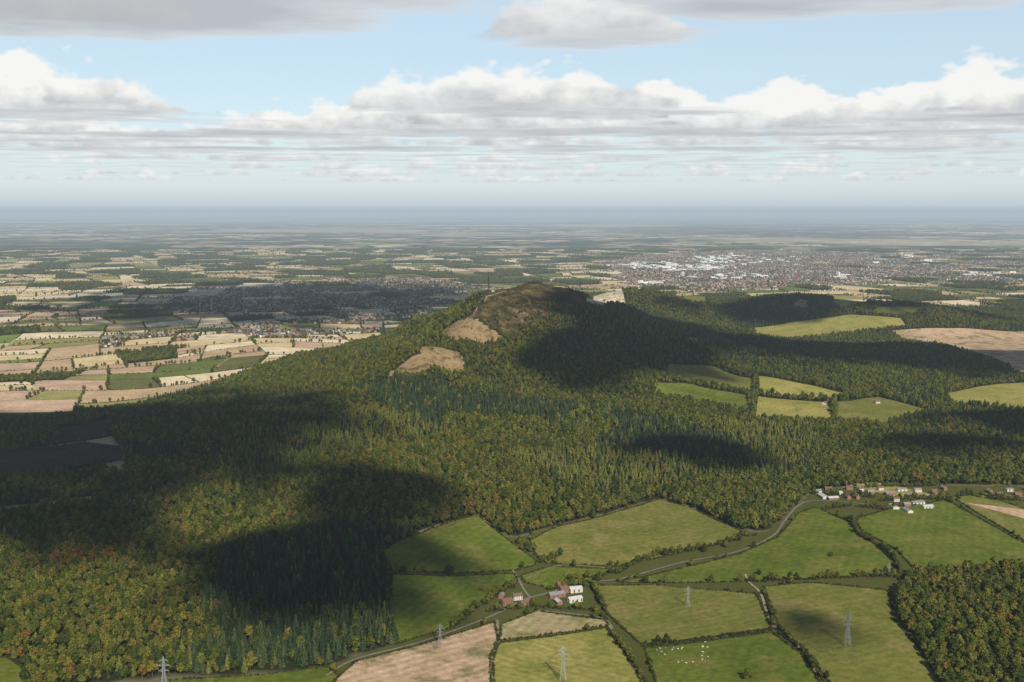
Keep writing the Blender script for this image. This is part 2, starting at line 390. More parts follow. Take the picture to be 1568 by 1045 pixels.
L_AU=leafmat('foliage_autumn',[(0,(.13,.09,.02)),(.5,(.145,.08,.022)),(1,(.18,.135,.024))])
L_CO=leafmat('foliage_conifer',[(0,(.020,.035,.018)),(.5,(.034,.053,.025)),(1,(.058,.074,.032))])
L_LA=leafmat('foliage_larch',[(0,(.075,.088,.02)),(.5,(.105,.118,.03)),(1,(.14,.137,.036))])
L_HE=leafmat('foliage_hedge',[(0,(.026,.034,.010)),(.5,(.040,.047,.014)),(1,(.065,.057,.018))])
BARK=simple_mat('bark',(.09,.07,.05),.3,.8)
def cyl(V,F,M,a,b,r0,r1,mi,n=6):
    a=Vector(a);b=Vector(b); d=(b-a).normalized(); u=d.orthogonal().normalized(); w=d.cross(u); s=len(V)
    for c,r in ((a,r0),(b,r1)):
        for i in range(n):
            an=2*math.pi*i/n; V.append(c+u*math.cos(an)*r+w*math.sin(an)*r)
    for i in range(n): F.append((s+i,s+(i+1)%n,s+n+(i+1)%n,s+n+i)); M.append(mi)
def leafq(V,F,M,c,nrm,sz,R,mi):
    nrm=(Vector(nrm)+Vector((R.gauss(0,.45),R.gauss(0,.45),R.gauss(0,.45)))).normalized()
    u=nrm.orthogonal().normalized(); w=nrm.cross(u); an=R.uniform(0,6.28); u2=u*math.cos(an)+w*math.sin(an); w2=nrm.cross(u2)
    s=len(V); k=R.uniform(.6,1.)
    V.extend([c-u2*sz-w2*sz*k*.4,c+u2*sz*.2-w2*sz*k,c+u2*sz+w2*sz*k*.3,c-u2*sz*.3+w2*sz*k]); F.append((s,s+1,s+2,s+3)); M.append(mi)
def lump(V,F,M,c,r,R,mi,sub=1):
    import bmesh
    bm=bmesh.new(); bmesh.ops.create_icosphere(bm,subdivisions=sub,radius=1); s=len(V)
    for v in bm.verts:
        k=R.uniform(.8,1.1); V.append(Vector((c[0]+v.co.x*r[0]*k,c[1]+v.co.y*r[1]*k,c[2]+v.co.z*r[2]*k)))
    for f in bm.faces: F.append(tuple(s+v.index for v in f.verts)); M.append(mi)
    bm.free()
def broadleaf(name,seed,h,rad,leaf,nl,sz,low=.18):
    R=random.Random(seed); V=[];F=[];M=[]
    cyl(V,F,M,(0,0,-1),(R.uniform(-.3,.3),0,h*.45),h*.03,h*.018,1)
    lobes=[((0,0,h*.62),(rad*.62,rad*.62,h*.34))]
    n=R.randint(6,9)
    for i in range(n):
        an=6.28*i/n+R.uniform(-.4,.4); d=rad*R.uniform(.45,.72); z=h*R.uniform(low+.2,.72); s=rad*R.uniform(.32,.52)
        c=(math.cos(an)*d,math.sin(an)*d,z); lobes.append((c,(s,s,s*R.uniform(.8,1.1))))
        cyl(V,F,M,(0,0,h*R.uniform(.25,.42)),c,h*.012,h*.005,1,5)
    for i in range(3):
        an=R.uniform(0,6.28); s=rad*R.uniform(.28,.4); lobes.append(((math.cos(an)*rad*.25,math.sin(an)*rad*.25,h*R.uniform(.78,.9)),(s,s,s)))
    for c,r in lobes: lump(V,F,M,c,[q*.78 for q in r],R,0)
    tot=sum(r[0]*r[0] for c,r in lobes)
    for c,r in lobes:
        for j in range(int(nl*r[0]*r[0]/tot)):
            d=Vector((R.gauss(0,1),R.gauss(0,1),R.gauss(0,1)+.25)).normalized(); k=R.uniform(.8,1.12)
            leafq(V,F,M,Vector((c[0]+d.x*r[0]*k,c[1]+d.y*r[1]*k,c[2]+d.z*r[2]*k)),d,sz*R.uniform(.6,1.3),R,0)
    return mesh_obj(name,V,F,[leaf,BARK],M,do_link=False)
def conifer(name,seed,h,rad,leaf,nl=420,sz=.9):
    R=random.Random(seed); V=[];F=[];M=[]
    cyl(V,F,M,(0,0,-1),(0,0,h*.95),h*.014,.05,1)
    s=len(V); n=9
    for k in range(6):
        z=h*(.12+.82*k/5); r=rad*.66*(1-k/5)**.8+.05
        for i in range(n): an=6.28*i/n; q=r*R.uniform(.8,1.15); V.append(Vector((math.cos(an)*q,math.sin(an)*q,z)))
    for k in range(5):
        for i in range(n): F.append((s+k*n+i,s+k*n+(i+1)%n,s+(k+1)*n+(i+1)%n,s+(k+1)*n+i)); M.append(0)
    for j in range(nl):
        f=1-math.sqrt(R.random()); z=h*(.10+.88*f); tier=.8+.3*abs(math.sin(f*22)); r=rad*(1-f)**.8*tier*R.uniform(.7,1.05); an=R.uniform(0,6.28)
        leafq(V,F,M,Vector((math.cos(an)*r,math.sin(an)*r,z)),(math.cos(an),math.sin(an),.55),sz*(.55+.6*(1-f))*R.uniform(.7,1.2),R,0)
    return mesh_obj(name,V,F,[leaf,BARK],M,do_link=False)
def bush(name,seed,r,leaf,nl=120):
    R=random.Random(seed); V=[];F=[];M=[]
    for i in range(4):
        c=(R.uniform(-.5,.5)*r,R.uniform(-.3,.3)*r,r*R.uniform(.4,.8)); q=r*R.uniform(.45,.7)
        lump(V,F,M,c,[q*.85]*3,R,0)
        for j in range(nl//4):
            d=Vector((R.gauss(0,1),R.gauss(0,1),R.gauss(0,1)+.3)).normalized()
            leafq(V,F,M,Vector(c)+d*q*R.uniform(.8,1.15),d,r*.22*R.uniform(.6,1.3),R,0)
    return mesh_obj(name,V,F,[leaf,BARK],M,do_link=False)
def coll(name,objs):
    c=bpy.data.collections.new(name)
    for o in objs: c.objects.link(o)
    return c
TREES=coll('tree_kinds',[broadleaf('kind_a_broadleaf',1,16,5.2,L_BR,420,1.0),broadleaf('kind_b_broadleaf',2,18,5.8,L_BR,440,1.1),broadleaf('kind_c_broadleaf',3,13,4.8,L_BR,360,1.0),
   broadleaf('kind_d_autumn',4,15,4.6,L_AU,380,1.0),conifer('kind_e_conifer',5,21,3.6,L_CO,340,1.),conifer('kind_f_conifer',6,18,3.3,L_CO,320,1.),conifer('kind_g_larch',7,19,3.5,L_LA,340,1.),bush('kind_h_bush',8,2.6,L_HE),bush('kind_i_bush',9,3.0,L_HE),
   broadleaf('kind_j_turning',10,15,5.0,L_GO,380,1.0),broadleaf('kind_k_bright',11,14,4.9,L_GR,380,1.0)])
def scatter(name,pts,idx,sc,collection):
    N=len(pts); me=bpy.data.meshes.new(name); me.vertices.add(N)
    me.vertices.foreach_set('co',np.asarray(pts,np.float32).ravel())
    a=me.attributes.new('rz','FLOAT','POINT'); a.data.foreach_set('value',rng.uniform(0,6.283,N).astype(np.float32))
    a=me.attributes.new('kind','INT','POINT'); a.data.foreach_set('value',np.asarray(idx,np.int32))
    a=me.attributes.new('sz','FLOAT_VECTOR','POINT'); a.data.foreach_set('vector',np.asarray(sc,np.float32).ravel())
    o=link(bpy.data.objects.new(name,me))
    ng=bpy.data.node_groups.new(name,'GeometryNodeTree')
    ng.interface.new_socket('Geometry',in_out='INPUT',socket_type='NodeSocketGeometry'); ng.interface.new_socket('Geometry',in_out='OUTPUT',socket_type='NodeSocketGeometry')
    n=ng.nodes; l=ng.links
    gi=n.new('NodeGroupInput');go=n.new('NodeGroupOutput');ip=n.new('GeometryNodeInstanceOnPoints');ci=n.new('GeometryNodeCollectionInfo')
    ci.inputs['Collection'].default_value=collection; ci.inputs['Separate Children'].default_value=True; ci.inputs['Reset Children'].default_value=True
    def na(nm,ty):
        q=n.new('GeometryNodeInputNamedAttribute'); q.data_type=ty; q.inputs['Name'].default_value=nm
        return [s for s in q.outputs if s.enabled][0]
    cx=n.new('ShaderNodeCombineXYZ'); l.new(na('rz','FLOAT'),cx.inputs[2])
    l.new(gi.outputs[0],ip.inputs['Points']); l.new(ci.outputs[0],ip.inputs['Instance']); ip.inputs['Pick Instance'].default_value=True
    l.new(na('kind','INT'),ip.inputs['Instance Index']); l.new(cx.outputs[0],ip.inputs['Rotation']); l.new(na('sz','FLOAT_VECTOR'),ip.inputs['Scale'])
    l.new(ip.outputs[0],go.inputs[0])
    md=o.modifiers.new('instances','NODES'); md.node_group=ng
    return o
def scl(n,a,b,hz=.12):
    s=rng.uniform(a,b,n); return np.stack([s*rng.uniform(.9,1.1,n),s*rng.uniform(.9,1.1,n),s*rng.uniform(1-hz,1+hz,n)],1)
def jit(x0,x1,y0,y1,st):
    gx,gy=np.meshgrid(np.arange(x0,x1,st),np.arange(y0,y1,st)); gx=gx.ravel()+rng.uniform(-.46,.46,gx.size)*st; gy=gy.ravel()+rng.uniform(-.46,.46,gy.size)*st
    return gx,gy
# forestry stands (compartments), each with its own mixture of trees
rs_=np.random.default_rng(31); NSITE=230
sites=np.stack([rs_.uniform(-1900,3200,NSITE),rs_.uniform(950,5700,NSITE)],1)
#            a   b   c   d    e   f   g   j   k
MIXES=np.array([[.34,.30,.24,.005,.02,.02,.02,.03,.06],  # oak
                [.26,.22,.20,.02,.02,.02,.03,.18,.06],   # turning oak
                [.18,.14,.16,.01,.04,.04,.06,.05,.34],   # young bright
                [.02,.01,.02,.005,.46,.44,.04,.00,.01],  # spruce
                [.03,.02,.04,.01,.06,.06,.74,.02,.02],   # larch
                [.16,.12,.14,.01,.22,.20,.10,.03,.02]])  # mixed
stype=rs_.choice(6,NSITE,p=[.32,.16,.13,.18,.10,.11]); sscale=rs_.uniform(.75,1.15,NSITE)
KID=np.array([0,1,2,3,4,5,6,9,10]); CUM=np.cumsum(MIXES/MIXES.sum(1,keepdims=True),1)
def kinds(x,y):
    n=len(x); wx=x+14*w_c(x,y)+rng.normal(0,5,n); wy=y+14*w_t2(x,y)+rng.normal(0,5,n)
    best=np.full(n,1e18); bi=np.zeros(n,int)
    for i,(sx_,sy_) in enumerate(sites):
        d=(wx-sx_)**2+(wy-sy_)**2; m=d<best; best[m]=d[m]; bi[m]=i
    u=rng.random(n); k=KID[np.minimum((CUM[stype[bi]]<u[:,None]).sum(1),8)]
    for (px,py,r) in ((150,850,60),(110,860,45),(200,845,40),(760,775,18),(600,755,16),(430,800,20),(960,690,22)):
        cx,cy=P(px,py); m=(np.hypot(x-cx,(y-cy)*1.2)<r)&(rng.random(n)<.35); k=np.where(m,3,k)
    return k,sscale[bi]
gx,gy=jit(-1900,3300,1040,5650,9.2)
m=(np.abs(gx)<.56*gy+60); gx,gy=gx[m],gy[m]
m=inside(FOREST,gx,gy)&~in_clear(gx,gy)&~inside(VILLAGE,gx,gy)&~in_any([QUARRY,QUARRY2],gx,gy)
bare=in_any(BARE,gx,gy); m&=~(bare&(rng.random(len(gx))<.94)); gx,gy=gx[m],gy[m]
mo=in_any(MOOR,gx,gy); m=~(mo&(rng.random(len(gx))<.86)); gx,gy=gx[m],gy[m]
m=(gy<4400)|(rng.random(len(gx))<.75); gx,gy=gx[m],gy[m]
z=H(gx,gy); top=np.clip(1-(z-205)/110,.3,1)
bare=in_any(BARE,gx,gy); top=np.where(bare,.4,top)
kk,ss=kinds(gx,gy)
s=scl(len(gx),.62,1.28)*(top*ss)[:,None]
scatter('forest',np.stack([gx,gy,z],1),kk,s,TREES)
gx,gy=jit(300,2100,1050,1800,8.8); m=inside(WOOD2,gx,gy); gx,gy=gx[m],gy[m]
k=rng.choice([0,1,2,9,3],len(gx),p=[.34,.28,.28,.08,.02])
scatter('woodland',np.stack([gx,gy,H(gx,gy)],1),k,scl(len(gx),.7,1.2),TREES)
# hedgerows round the near fields
hp=[];hk=[];hs=[]
def hedge(line,closed=False,gap=2.6,treep=.012,lo=.45,hi=.95,skip=0.05):
    n=len(line)
    for i in range(n if closed else n-1):
        a=line[i];b=line[(i+1)%n]; L=math.hypot(b[0]-a[0],b[1]-a[1]); c=max(1,int(L/gap))
        for j in range(c):
            if random.random()<skip: continue
            tt=(j+random.random()*.6)/c; x=a[0]+(b[0]-a[0])*tt+random.uniform(-.7,.7); y=a[1]+(b[1]-a[1])*tt+random.uniform(-.7,.7)
            if random.random()<treep: hk.append(random.choice([0,1,2])); s=random.uniform(.4,.85)
            else: hk.append(random.choice([7,8])); s=random.uniform(lo,hi)*random.choice([.8,1,1,1.2])
            hp.append((x,y)); hs.append((s,s,s))
for k,p in FW:
    hedge(p,True,treep=.03 if p[0][1]<2500 else .07,lo=.35,hi=.8)
for line,d in (([(835,862),(860,850)],.5),([(945,880),(975,862),(1010,850),(1050,846),(1100,835),(1135,825)],.6),([(1160,820),(1140,822)],.4),
    ([(1280,790),(1305,800),(1312,818),(1350,840),(1372,860),(1378,880)],.55),([(1150,892),(1240,888),(1350,884),(1400,885)],.4),([(930,962),(960,1002),(990,1048)],.06),([(1193,965),(1230,1000),(1262,1045)],.4),
    ([(690,965),(740,925),(792,893)],.35),([(905,893),(930,942)],.3),([(820,930),(905,935),(930,950)],.15),([(1182,966),(983,991)],.05),([(790,830),(818,850),(835,862)],.5),([(1150,600),(1060,587),(1015,582)],.3),([(1150,640),(1160,600),(1160,582)],.3),([(1275,610),(1280,640)],.4),([(1200,521),(1290,513),(1390,500)],.4),
    ([(1245,757),(1290,759),(1340,763)],.4),([(1345,768),(1400,765),(1450,766)],.5),([(1300,748),(1370,746),(1450,744)],.5),([(1480,758),(1520,766),(1580,768)],.5),([(745,938),(780,934),(820,930)],.4),([(840,905),(875,898),(910,900)],.4),([(745,925),(765,905),(790,900)],.4),
    ([(1185,960),(1178,930),(1168,905)],.2),([(1260,782),(1300,775),(1360,782)],.35),([(870,890),(905,885),(940,878)],.35)):
    hedge(PP(line),False,3.2,d,.5,1.1)
hp=np.array(hp); 
scatter('hedgerow',np.column_stack([hp,H(hp[:,0],hp[:,1])]),hk,hs,TREES)
# single trees standing in the fields
OAKS=[broadleaf('oak_proto',20+i,13,6.3,L_HE if i==0 else L_BR,2200,.62,.05).data for i in range(3)]
for i,(px,py,s) in enumerate([(687,880,1.05),(617,873,.6),(915,890,.9),(988,893,.85),(1145,1040,1.),(1272,852,.55),(1162,880,.6),(1360,882,.5),(828,862,.75),(806,842,.9),(1112,838,.8),(875,893,.55),(1078,845,.9),(738,905,.5),(850,862,.6),(1130,828,.9)]):
    x,y=P(px,py); o=link(bpy.data.objects.new('oak_tree',OAKS[i%3])); o.location=(x,y,Hs(x,y)); o.scale=(s,s,s*.95); o.rotation_euler=(0,0,i*1.7)
# ------------------------------------------------------------------ farmland patchwork out to 15 km
quads=[]
def split(q,amax):
    a=np.array(q); d1=np.linalg.norm((a[1]-a[0])+(a[2]-a[3]))/2; d2=np.linalg.norm((a[3]-a[0])+(a[2]-a[1]))/2; A=d1*d2
    if A<amax*random.uniform(.35,2.3): quads.append(q); return
    if d1<d2*random.uniform(.7,1.4): q=[q[1],q[2],q[3],q[0]]; a=np.array(q)
    t1=random.uniform(.3,.7); t2=t1+random.uniform(-.14,.14)
    m1=a[0]+(a[1]-a[0])*t1; m2=a[3]+(a[2]-a[3])*t2
    split([tuple(a[0]),tuple(m1),tuple(m2),tuple(a[3])],amax); split([tuple(m1),tuple(a[1]),tuple(a[2]),tuple(m2)],amax)
rc,rs=math.cos(.35),math.sin(.35)
CS=1300; lat={}
def LV(i,j):
    if (i,j) not in lat:
        x=i*CS+random.uniform(-400,400); y=j*CS+random.uniform(-400,400); lat[(i,j)]=(x*rc-y*rs,x*rs+y*rc+1500)
    return lat[(i,j)]
for j in range(-8,14):
    for i in range(-8,14):
        q=[LV(i,j),LV(i+1,j),LV(i+1,j+1),LV(i,j+1)]; c=np.mean(q,0)
        if c[1]<900 or c[1]>15500 or abs(c[0])>.56*c[1]+1500: continue
        split(q,46000 if c[1]<6500 else 70000)
fv=[];ff=[];fm=[];hl=[];woods=[];urb=[]
C=np.array([np.mean(q,0) for q in quads]); cx,cy=C[:,0],C[:,1]
skip=inside(FOREST,cx,cy)|inside(NEAR,cx,cy)|inside(WOOD2,cx,cy)|in_clear(cx,cy)|(cy>15000)|(np.abs(cx)>.56*cy+300)|(cy<1300)
tw=inside(TOWN_A,cx,cy)|inside(TOWN_B,cx,cy); ta=inside(TOWN_A,cx,cy); tc2=inside(TOWN_C,cx,cy); hm_=inside(HAM,cx,cy); dim=inside(PAINTED_SHADE,cx,cy)
wv=w_d(cx,cy)
for i,q in enumerate(quads):
    if skip[i]: continue
    c=C[i]; left=c[0]<-300 and c[1]<6000; far=c[1]>7500
    if (tw[i] and random.random()<(.8 if ta[i] else .95)) or (tc2[i] and random.random()<.55) or (hm_[i] and random.random()<.4): mi=9; urb.append(q)
    elif dim[i]:  # shade painted by darkened field colours and woods added to keep cells dark
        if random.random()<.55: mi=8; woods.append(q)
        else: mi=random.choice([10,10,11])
    elif (not left) and (random.random()<.12+(.30 if wv[i]>.45 else 0)+(.35 if (c[0]>300 and c[1]<6800) else 0)) or (left and random.random()<.06): mi=8; woods.append(q)
    else:
        P_=[.25,.22,.16,.13,.06,.06,.09,.03] if c[0]<.05*c[1] else [.19,.11,.10,.06,.17,.18,.16,.05]
        if far: P_=[.20,.17,.12,.06,.13,.18,.18,.02]
        mi=int(rng.choice(8,p=np.array(P_)/sum(P_)))
    a=np.array(q); ins=4.0
    a2=a+(c-a)/np.linalg.norm(c-a,axis=1)[:,None]*ins*1.4
    L=max(np.linalg.norm(a[1]-a[0]),np.linalg.norm(a[3]-a[0])); stp=30 if c[1]<5800 else 120
    n=max(1,int(L/stp)); u=np.linspace(0,1,n+1); U,W=np.meshgrid(u,u)
    pt=((1-U)*(1-W))[...,None]*a2[0]+(U*(1-W))[...,None]*a2[1]+(U*W)[...,None]*a2[2]+((1-U)*W)[...,None]*a2[3]
    s=len(fv); X=pt[...,0].ravel();Y=pt[...,1].ravel(); Z=H(X,Y)+(.6 if c[1]<5800 else 1.5)
    ar=(a2[1]-a2[0])[0]*(a2[3]-a2[0])[1]-(a2[1]-a2[0])[1]*(a2[3]-a2[0])[0]
    fv.extend(zip(X,Y,Z))
    for jj in range(n):
        for ii in range(n):
            f=(s+jj*(n+1)+ii,s+jj*(n+1)+ii+1,s+(jj+1)*(n+1)+ii+1,s+(jj+1)*(n+1)+ii)
            ff.append(f if ar>0 else f[::-1]); fm.append(mi)
    hl.append(q)
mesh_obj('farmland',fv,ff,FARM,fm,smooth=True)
# far hedges + hedgerow trees
X=[];Y=[];K=[];SS=[]
for q in hl:
    for e in (0,1):
        if random.random()<.18: continue
        a=np.array(q[e]);b=np.array(q[e+1]); L=np.linalg.norm(b-a); yy=a[1]
        gap=6 if yy<4500 else (10 if yy<8000 else 20); n=int(L/gap)
        if n<1: continue
        tt=(np.arange(n)+rng.uniform(0,.9,n))/n; gate=rng.random(n)>.08
        tree=rng.random(n)<(.17 if yy<4500 else .27)*random.choice([.2,1,2.4])
        pts=a+(b-a)*tt[:,None]+rng.normal(0,1.2,(n,2)); pts=pts[gate]; tree=tree[gate]
        X.append(pts[:,0]);Y.append(pts[:,1]); K.append(np.where(tree,rng.integers(0,3,len(pts)),rng.integers(7,9,len(pts))))
        big=.9 if yy<4500 else (1.4 if yy<8000 else 2.2)
        SS.append(np.where(tree,rng.uniform(.5,1.05,len(pts)),big*rng.uniform(.5,1.1,len(pts))))
X=np.concatenate(X);Y=np.concatenate(Y);K=np.concatenate(K);SS=np.concatenate(SS)
m=~in_clear(X,Y)&~(inside(TOWN_B,X,Y)); X,Y,K,SS=X[m],Y[m],K[m],SS[m]
scatter('hedgerow_trees',np.stack([X,Y,H(X,Y)],1),K,np.stack([SS]*3,1),TREES)
# distant woods
X=[];Y=[];SS=[]
for q in woods:
    a=np.array(q); st=11 if a[0][1]<7000 else 17
    gx,gy=jit(a[:,0].min()-30,a[:,0].max()+30,a[:,1].min()-30,a[:,1].max()+30,st); k=inside(q,gx+18*w_c(gx,gy),gy+18*w_t2(gx,gy)); X.append(gx[k]);Y.append(gy[k]); SS.append(np.full(k.sum(),st/10.5))
X=np.concatenate(X);Y=np.concatenate(Y);SS=np.concatenate(SS)*rng.uniform(.7,1.1,len(X))
scatter('distant_woodland',np.stack([X,Y,H(X,Y)],1),rng.choice([0,1,2,5],len(X)),np.stack([SS,SS,SS**.6],1),TREES)
# ------------------------------------------------------------------ buildings
BRICK=simple_mat('brick',(.26,.13,.09),.2,1.5); REND=simple_mat('render_wall',(.55,.52,.45),.1,.4); TILE=simple_mat('roof_tile',(.17,.10,.07),.25,1.2)
SLATE=simple_mat('roof_slate',(.22,.22,.22),.2,1.0); METAL=simple_mat('roof_sheet',(.50,.51,.51),.15,.3,.6); GLASS=simple_mat('window_glass',(.03,.035,.04),.1,1,.2); DOORM=simple_mat('door_paint',(.12,.08,.05),.1)
WHITE=simple_mat('white_paint',(.78,.78,.76),.05,.4,.5)
def gable(L,W,Hh,R,ov=.4,th=.22):
    l,w=L/2,W/2
    wv=[(-l,-w,-1),(l,-w,-1),(l,w,-1),(-l,w,-1),(-l,-w,Hh),(l,-w,Hh),(l,w,Hh),(-l,w,Hh),(-l,0,Hh+R),(l,0,Hh+R)]
    wf=[(0,1,5,4),(2,3,7,6),(1,2,6,9,5),(3,0,4,8,7)]
    lo=l+ov; k=R/w; wo=w+ov; e=Hh-ov*k+.06; tp=Hh+R+.06
    rv=[];rf=[]
    for sgn in (-1,1):
        s=len(rv)
        rv+=[(-lo,sgn*wo,e),(lo,sgn*wo,e),(lo,0,tp),(-lo,0,tp),(-lo,sgn*wo,e+th),(lo,sgn*wo,e+th),(lo,0,tp+th),(-lo,0,tp+th)]
        rf+=[(s+4,s+5,s+6,s+7),(s,s+3,s+2,s+1),(s,s+1,s+5,s+4),(s+1,s+2,s+6,s+5),(s+3,s,s+4,s+7)]
    return wv,wf,rv,rf
def boxm(V,F,c,d):
    s=len(V); x,y,z=c; a,b,e=d[0]/2,d[1]/2,d[2]/2
    V+=[(x+i*a,y+j*b,z+k*e) for k in (-1,1) for j in (-1,1) for i in (-1,1)]
    F+=[(s,s+2,s+3,s+1),(s+4,s+5,s+7,s+6),(s,s+1,s+5,s+4),(s+2,s+6,s+7,s+3),(s,s+4,s+6,s+2),(s+1,s+3,s+7,s+5)]
def building(name,x,y,rot,L,W,Hh,R,wall,roof,kind='house'):
    e=link(bpy.data.objects.new(name,None)); e.location=(x,y,Hs(x,y)+.45); e.rotation_euler=(0,0,rot); e.empty_display_size=2
    wv,wf,rv,rf=gable(L,W,Hh,R)
    parts=[mesh_obj('walls',wv,wf,[wall]),mesh_obj('roof',rv,rf,[roof])]
    V=[];F=[];n=max(2,int(L/3.2))
    if kind=='house':
        for fl in range(max(1,int(Hh/2.6))):
            for i in range(n):
                for s in (-1,1):
                    if fl==0 and i==n//2 and s==-1: continue
                    boxm(V,F,(-L/2+L*(i+.5)/n,s*(W/2+.01),1.5+fl*2.7),(1.2,.08,1.2))
        parts.append(mesh_obj('windows',V,F,[GLASS])); V=[];F=[]
        boxm(V,F,(-L/2+L*(n//2+.5)/n,-W/2-.02,1.05),(1.0,.1,2.1)); parts.append(mesh_obj('door',V,F,[DOORM])); V=[];F=[]
        for s in (-1,1): boxm(V,F,(s*(L/2-.6),0,Hh+R+.5),(.7,.9,2.0))
        parts.append(mesh_obj('chimneys',V,F,[BRICK]))
    else:
        for i in range(n): boxm(V,F,(-L/2+L*(i+.5)/n,-W/2-.02,Hh*.42),(2.2,.1,Hh*.84)) if i%2 else None
        boxm(V,F,(L/2+.02,0,Hh*.45),(.1,W*.4,Hh*.9)); parts.append(mesh_obj('doors',V,F,[DOORM]))
        V=[];F=[]
        for i in range(n-1):
            boxm(V,F,(-L/2+L*(i+1)/n,W/4,Hh+R/2+.32),(1.0,1.6,.12))
        parts.append(mesh_obj('rooflights',V,F,[WHITE]))
    for p_ in parts: p_.parent=e
    return e
def bl(name,px,py,rot,*a,**k):
    x,y=P(px,py); return building(name,x,y,rot,*a,**k)
# two farms in the foreground
bl('farmhouse',776,926,.5,15,8,5.6,3.2,BRICK,TILE); bl('farmhouse',792,918,.35,13,7.5,5.4,3,REND,TILE); bl('barn',802,926,.5,16,8,4,2.6,BRICK,TILE,kind='barn'); bl('barn',768,915,1.4,12,7,3.6,2.4,BRICK,SLATE,kind='barn')
bl('barn',852,914,.45,24,10,4.5,2.8,BRICK,SLATE,kind='barn'); bl('barn',868,906,.35,20,9,4.5,2.6,BRICK,TILE,kind='barn'); bl('barn',881,906,.3,18,11,5,2.4,REND,METAL,kind='barn'); bl('barn',880,921,.4,20,10,4.5,2.4,REND,METAL,kind='barn'); bl('farmhouse',860,900,.4,14,8,5.6,3,BRICK,TILE); bl('barn',855,924,1.9,13,7,3.4,2.2,BRICK,METAL,kind='barn')
R=random.Random(5)
vl=[(1252,756),(1268,752),(1283,757),(1300,750),(1312,764),(1318,752),(1333,757),(1348,751),(1298,764),(1362,758),(1372,768),(1380,752),(1388,776),(1395,762),(1405,754),(1405,772),(1418,764),(1420,778),(1430,756),(1440,762),(1390,784),(1445,750),(1515,755),(1530,760),(1545,752),(1558,760),(1572,752),(1260,762),(1275,765),(1590,760),(1368,778)]
for i,(px,py) in enumerate(vl):
    big=R.random()<.5
    if big: bl('barn',px,py,R.choice([.15,.25,1.7]),R.uniform(13,26),R.uniform(8,12),3.6,1.8,REND if R.random()<.5 else BRICK,METAL if R.random()<.55 else SLATE,kind='barn')
    else: bl('brick_house',px,py,R.choice([.1,.2,.3,1.75]),R.uniform(9,14),7,4.8,2.8,BRICK if R.random()<.8 else REND,TILE if R.random()<.55 else SLATE)
for px,py in ((1258,612),(1270,617),(1262,620),(1300,608),(1343,618)): bl('brick_house',px,py,R.uniform(0,1),13,8,5.2,3,REND if R.random()<.6 else BRICK,TILE)
# distant town, instanced house kinds
def proto(name,L,W,Hh,Rr,wall,roof):
    wv,wf,rv,rf=gable(L,W,Hh,Rr); n=len(wv); V=list(wv)+list(rv); F=list(wf)+[tuple(i+n for i in f) for f in rf]; M=[0]*len(wf)+[1]*len(rf)
    k=len(F)
    for i in range(max(2,int(L/4))):
        for s in (-1,1): boxm(V,F,(-L/2+L*(i+.5)/max(2,int(L/4)),s*(W/2+.02),Hh*.5),(1.5,.08,1.4))
    M+= [2]*(len(F)-k)
    return mesh_obj(name,V,F,[wall,roof,GLASS],M,do_link=False)
BRd=simple_mat('town_brick',(.30,.18,.12),.2,.05,rand=.35); TLd=simple_mat('town_tile',(.22,.13,.095),.2,.05,rand=.45); SLd=simple_mat('town_slate',(.20,.19,.18),.2,.05,rand=.4)
RNd=simple_mat('town_render',(.6,.57,.5),.1,.05,rand=.2); SHd=simple_mat('shed_sheet',(.74,.75,.75),.06,.05,rand=.3)
HOUS=coll('house_kinds',[proto('h_a',16,8,5.2,3,BRd,TLd),proto('h_b',26,8,5.2,3,BRd,SLd),proto('h_c',12,8,5.2,3,RNd,TLd),proto('h_d',34,9,6,3,RNd,SLd),proto('h_e_shed',60,38,9,2.5,SHd,SHd),proto('h_f_block',30,16,22,2,RNd,SHd)])
X=[];Y=[];T=[]
for q in urb:
    a=np.array(q); gx,gy=jit(a[:,0].min(),a[:,0].max(),a[:,1].min(),a[:,1].max(),31); k=inside(q,gx,gy)&(rng.random(len(gx))<.75); X.append(gx[k]);Y.append(gy[k])
    gx,gy=jit(a[:,0].min(),a[:,0].max(),a[:,1].min(),a[:,1].max(),27); k=inside(q,gx,gy)&(rng.random(len(gx))<.6+.4*np.sin(gx/130)*np.sin(gy/170)); T.append(np.stack([gx[k],gy[k]],1))
X=np.concatenate(X);Y=np.concatenate(Y);T=np.concatenate(T)
scatter('town',np.stack([X,Y,H(X,Y)+1],1),rng.choice([0,1,2,3],len(X),p=[.4,.25,.23,.12]),scl(len(X),.8,1.2),HOUS)
scatter('town_trees',np.column_stack([T,H(T[:,0],T[:,1])]),rng.choice([0,1,2],len(T)),scl(len(T),.5,.95),TREES)
X=[];Y=[];S_=[];K=[]
for px,py,n,sx,sy in ((1000,407,70,44,5),(1100,398,70,44,6),(1080,411,60,50,5),(1180,402,16,50,7),(1290,424,9,14,3),(990,434,18,24,2),(1130,424,14,60,6),(1035,415,10,16,2),(1510,421,10,50,5),(1400,400,10,70,8)):
    for _ in range(n):
        x,y=P(px+R.gauss(0,.5)*sx,py+R.gauss(0,.5)*sy); X.append(x);Y.append(y); s=R.uniform(.35,1.4); S_.append((s*R.uniform(.8,1.5),s,1.1)); K.append(4)
for px,py in ((1290,428),(1283,424),(1045,424),(1380,392),(1120,392)):
    x,y=P(px,py); X.append(x);Y.append(y); S_.append((1,1,1.6)); K.append(5)
X=np.array(X);Y=np.array(Y); scatter('industrial_estate',np.stack([X,Y,H(X,Y)+1.2],1),K,S_,HOUS)
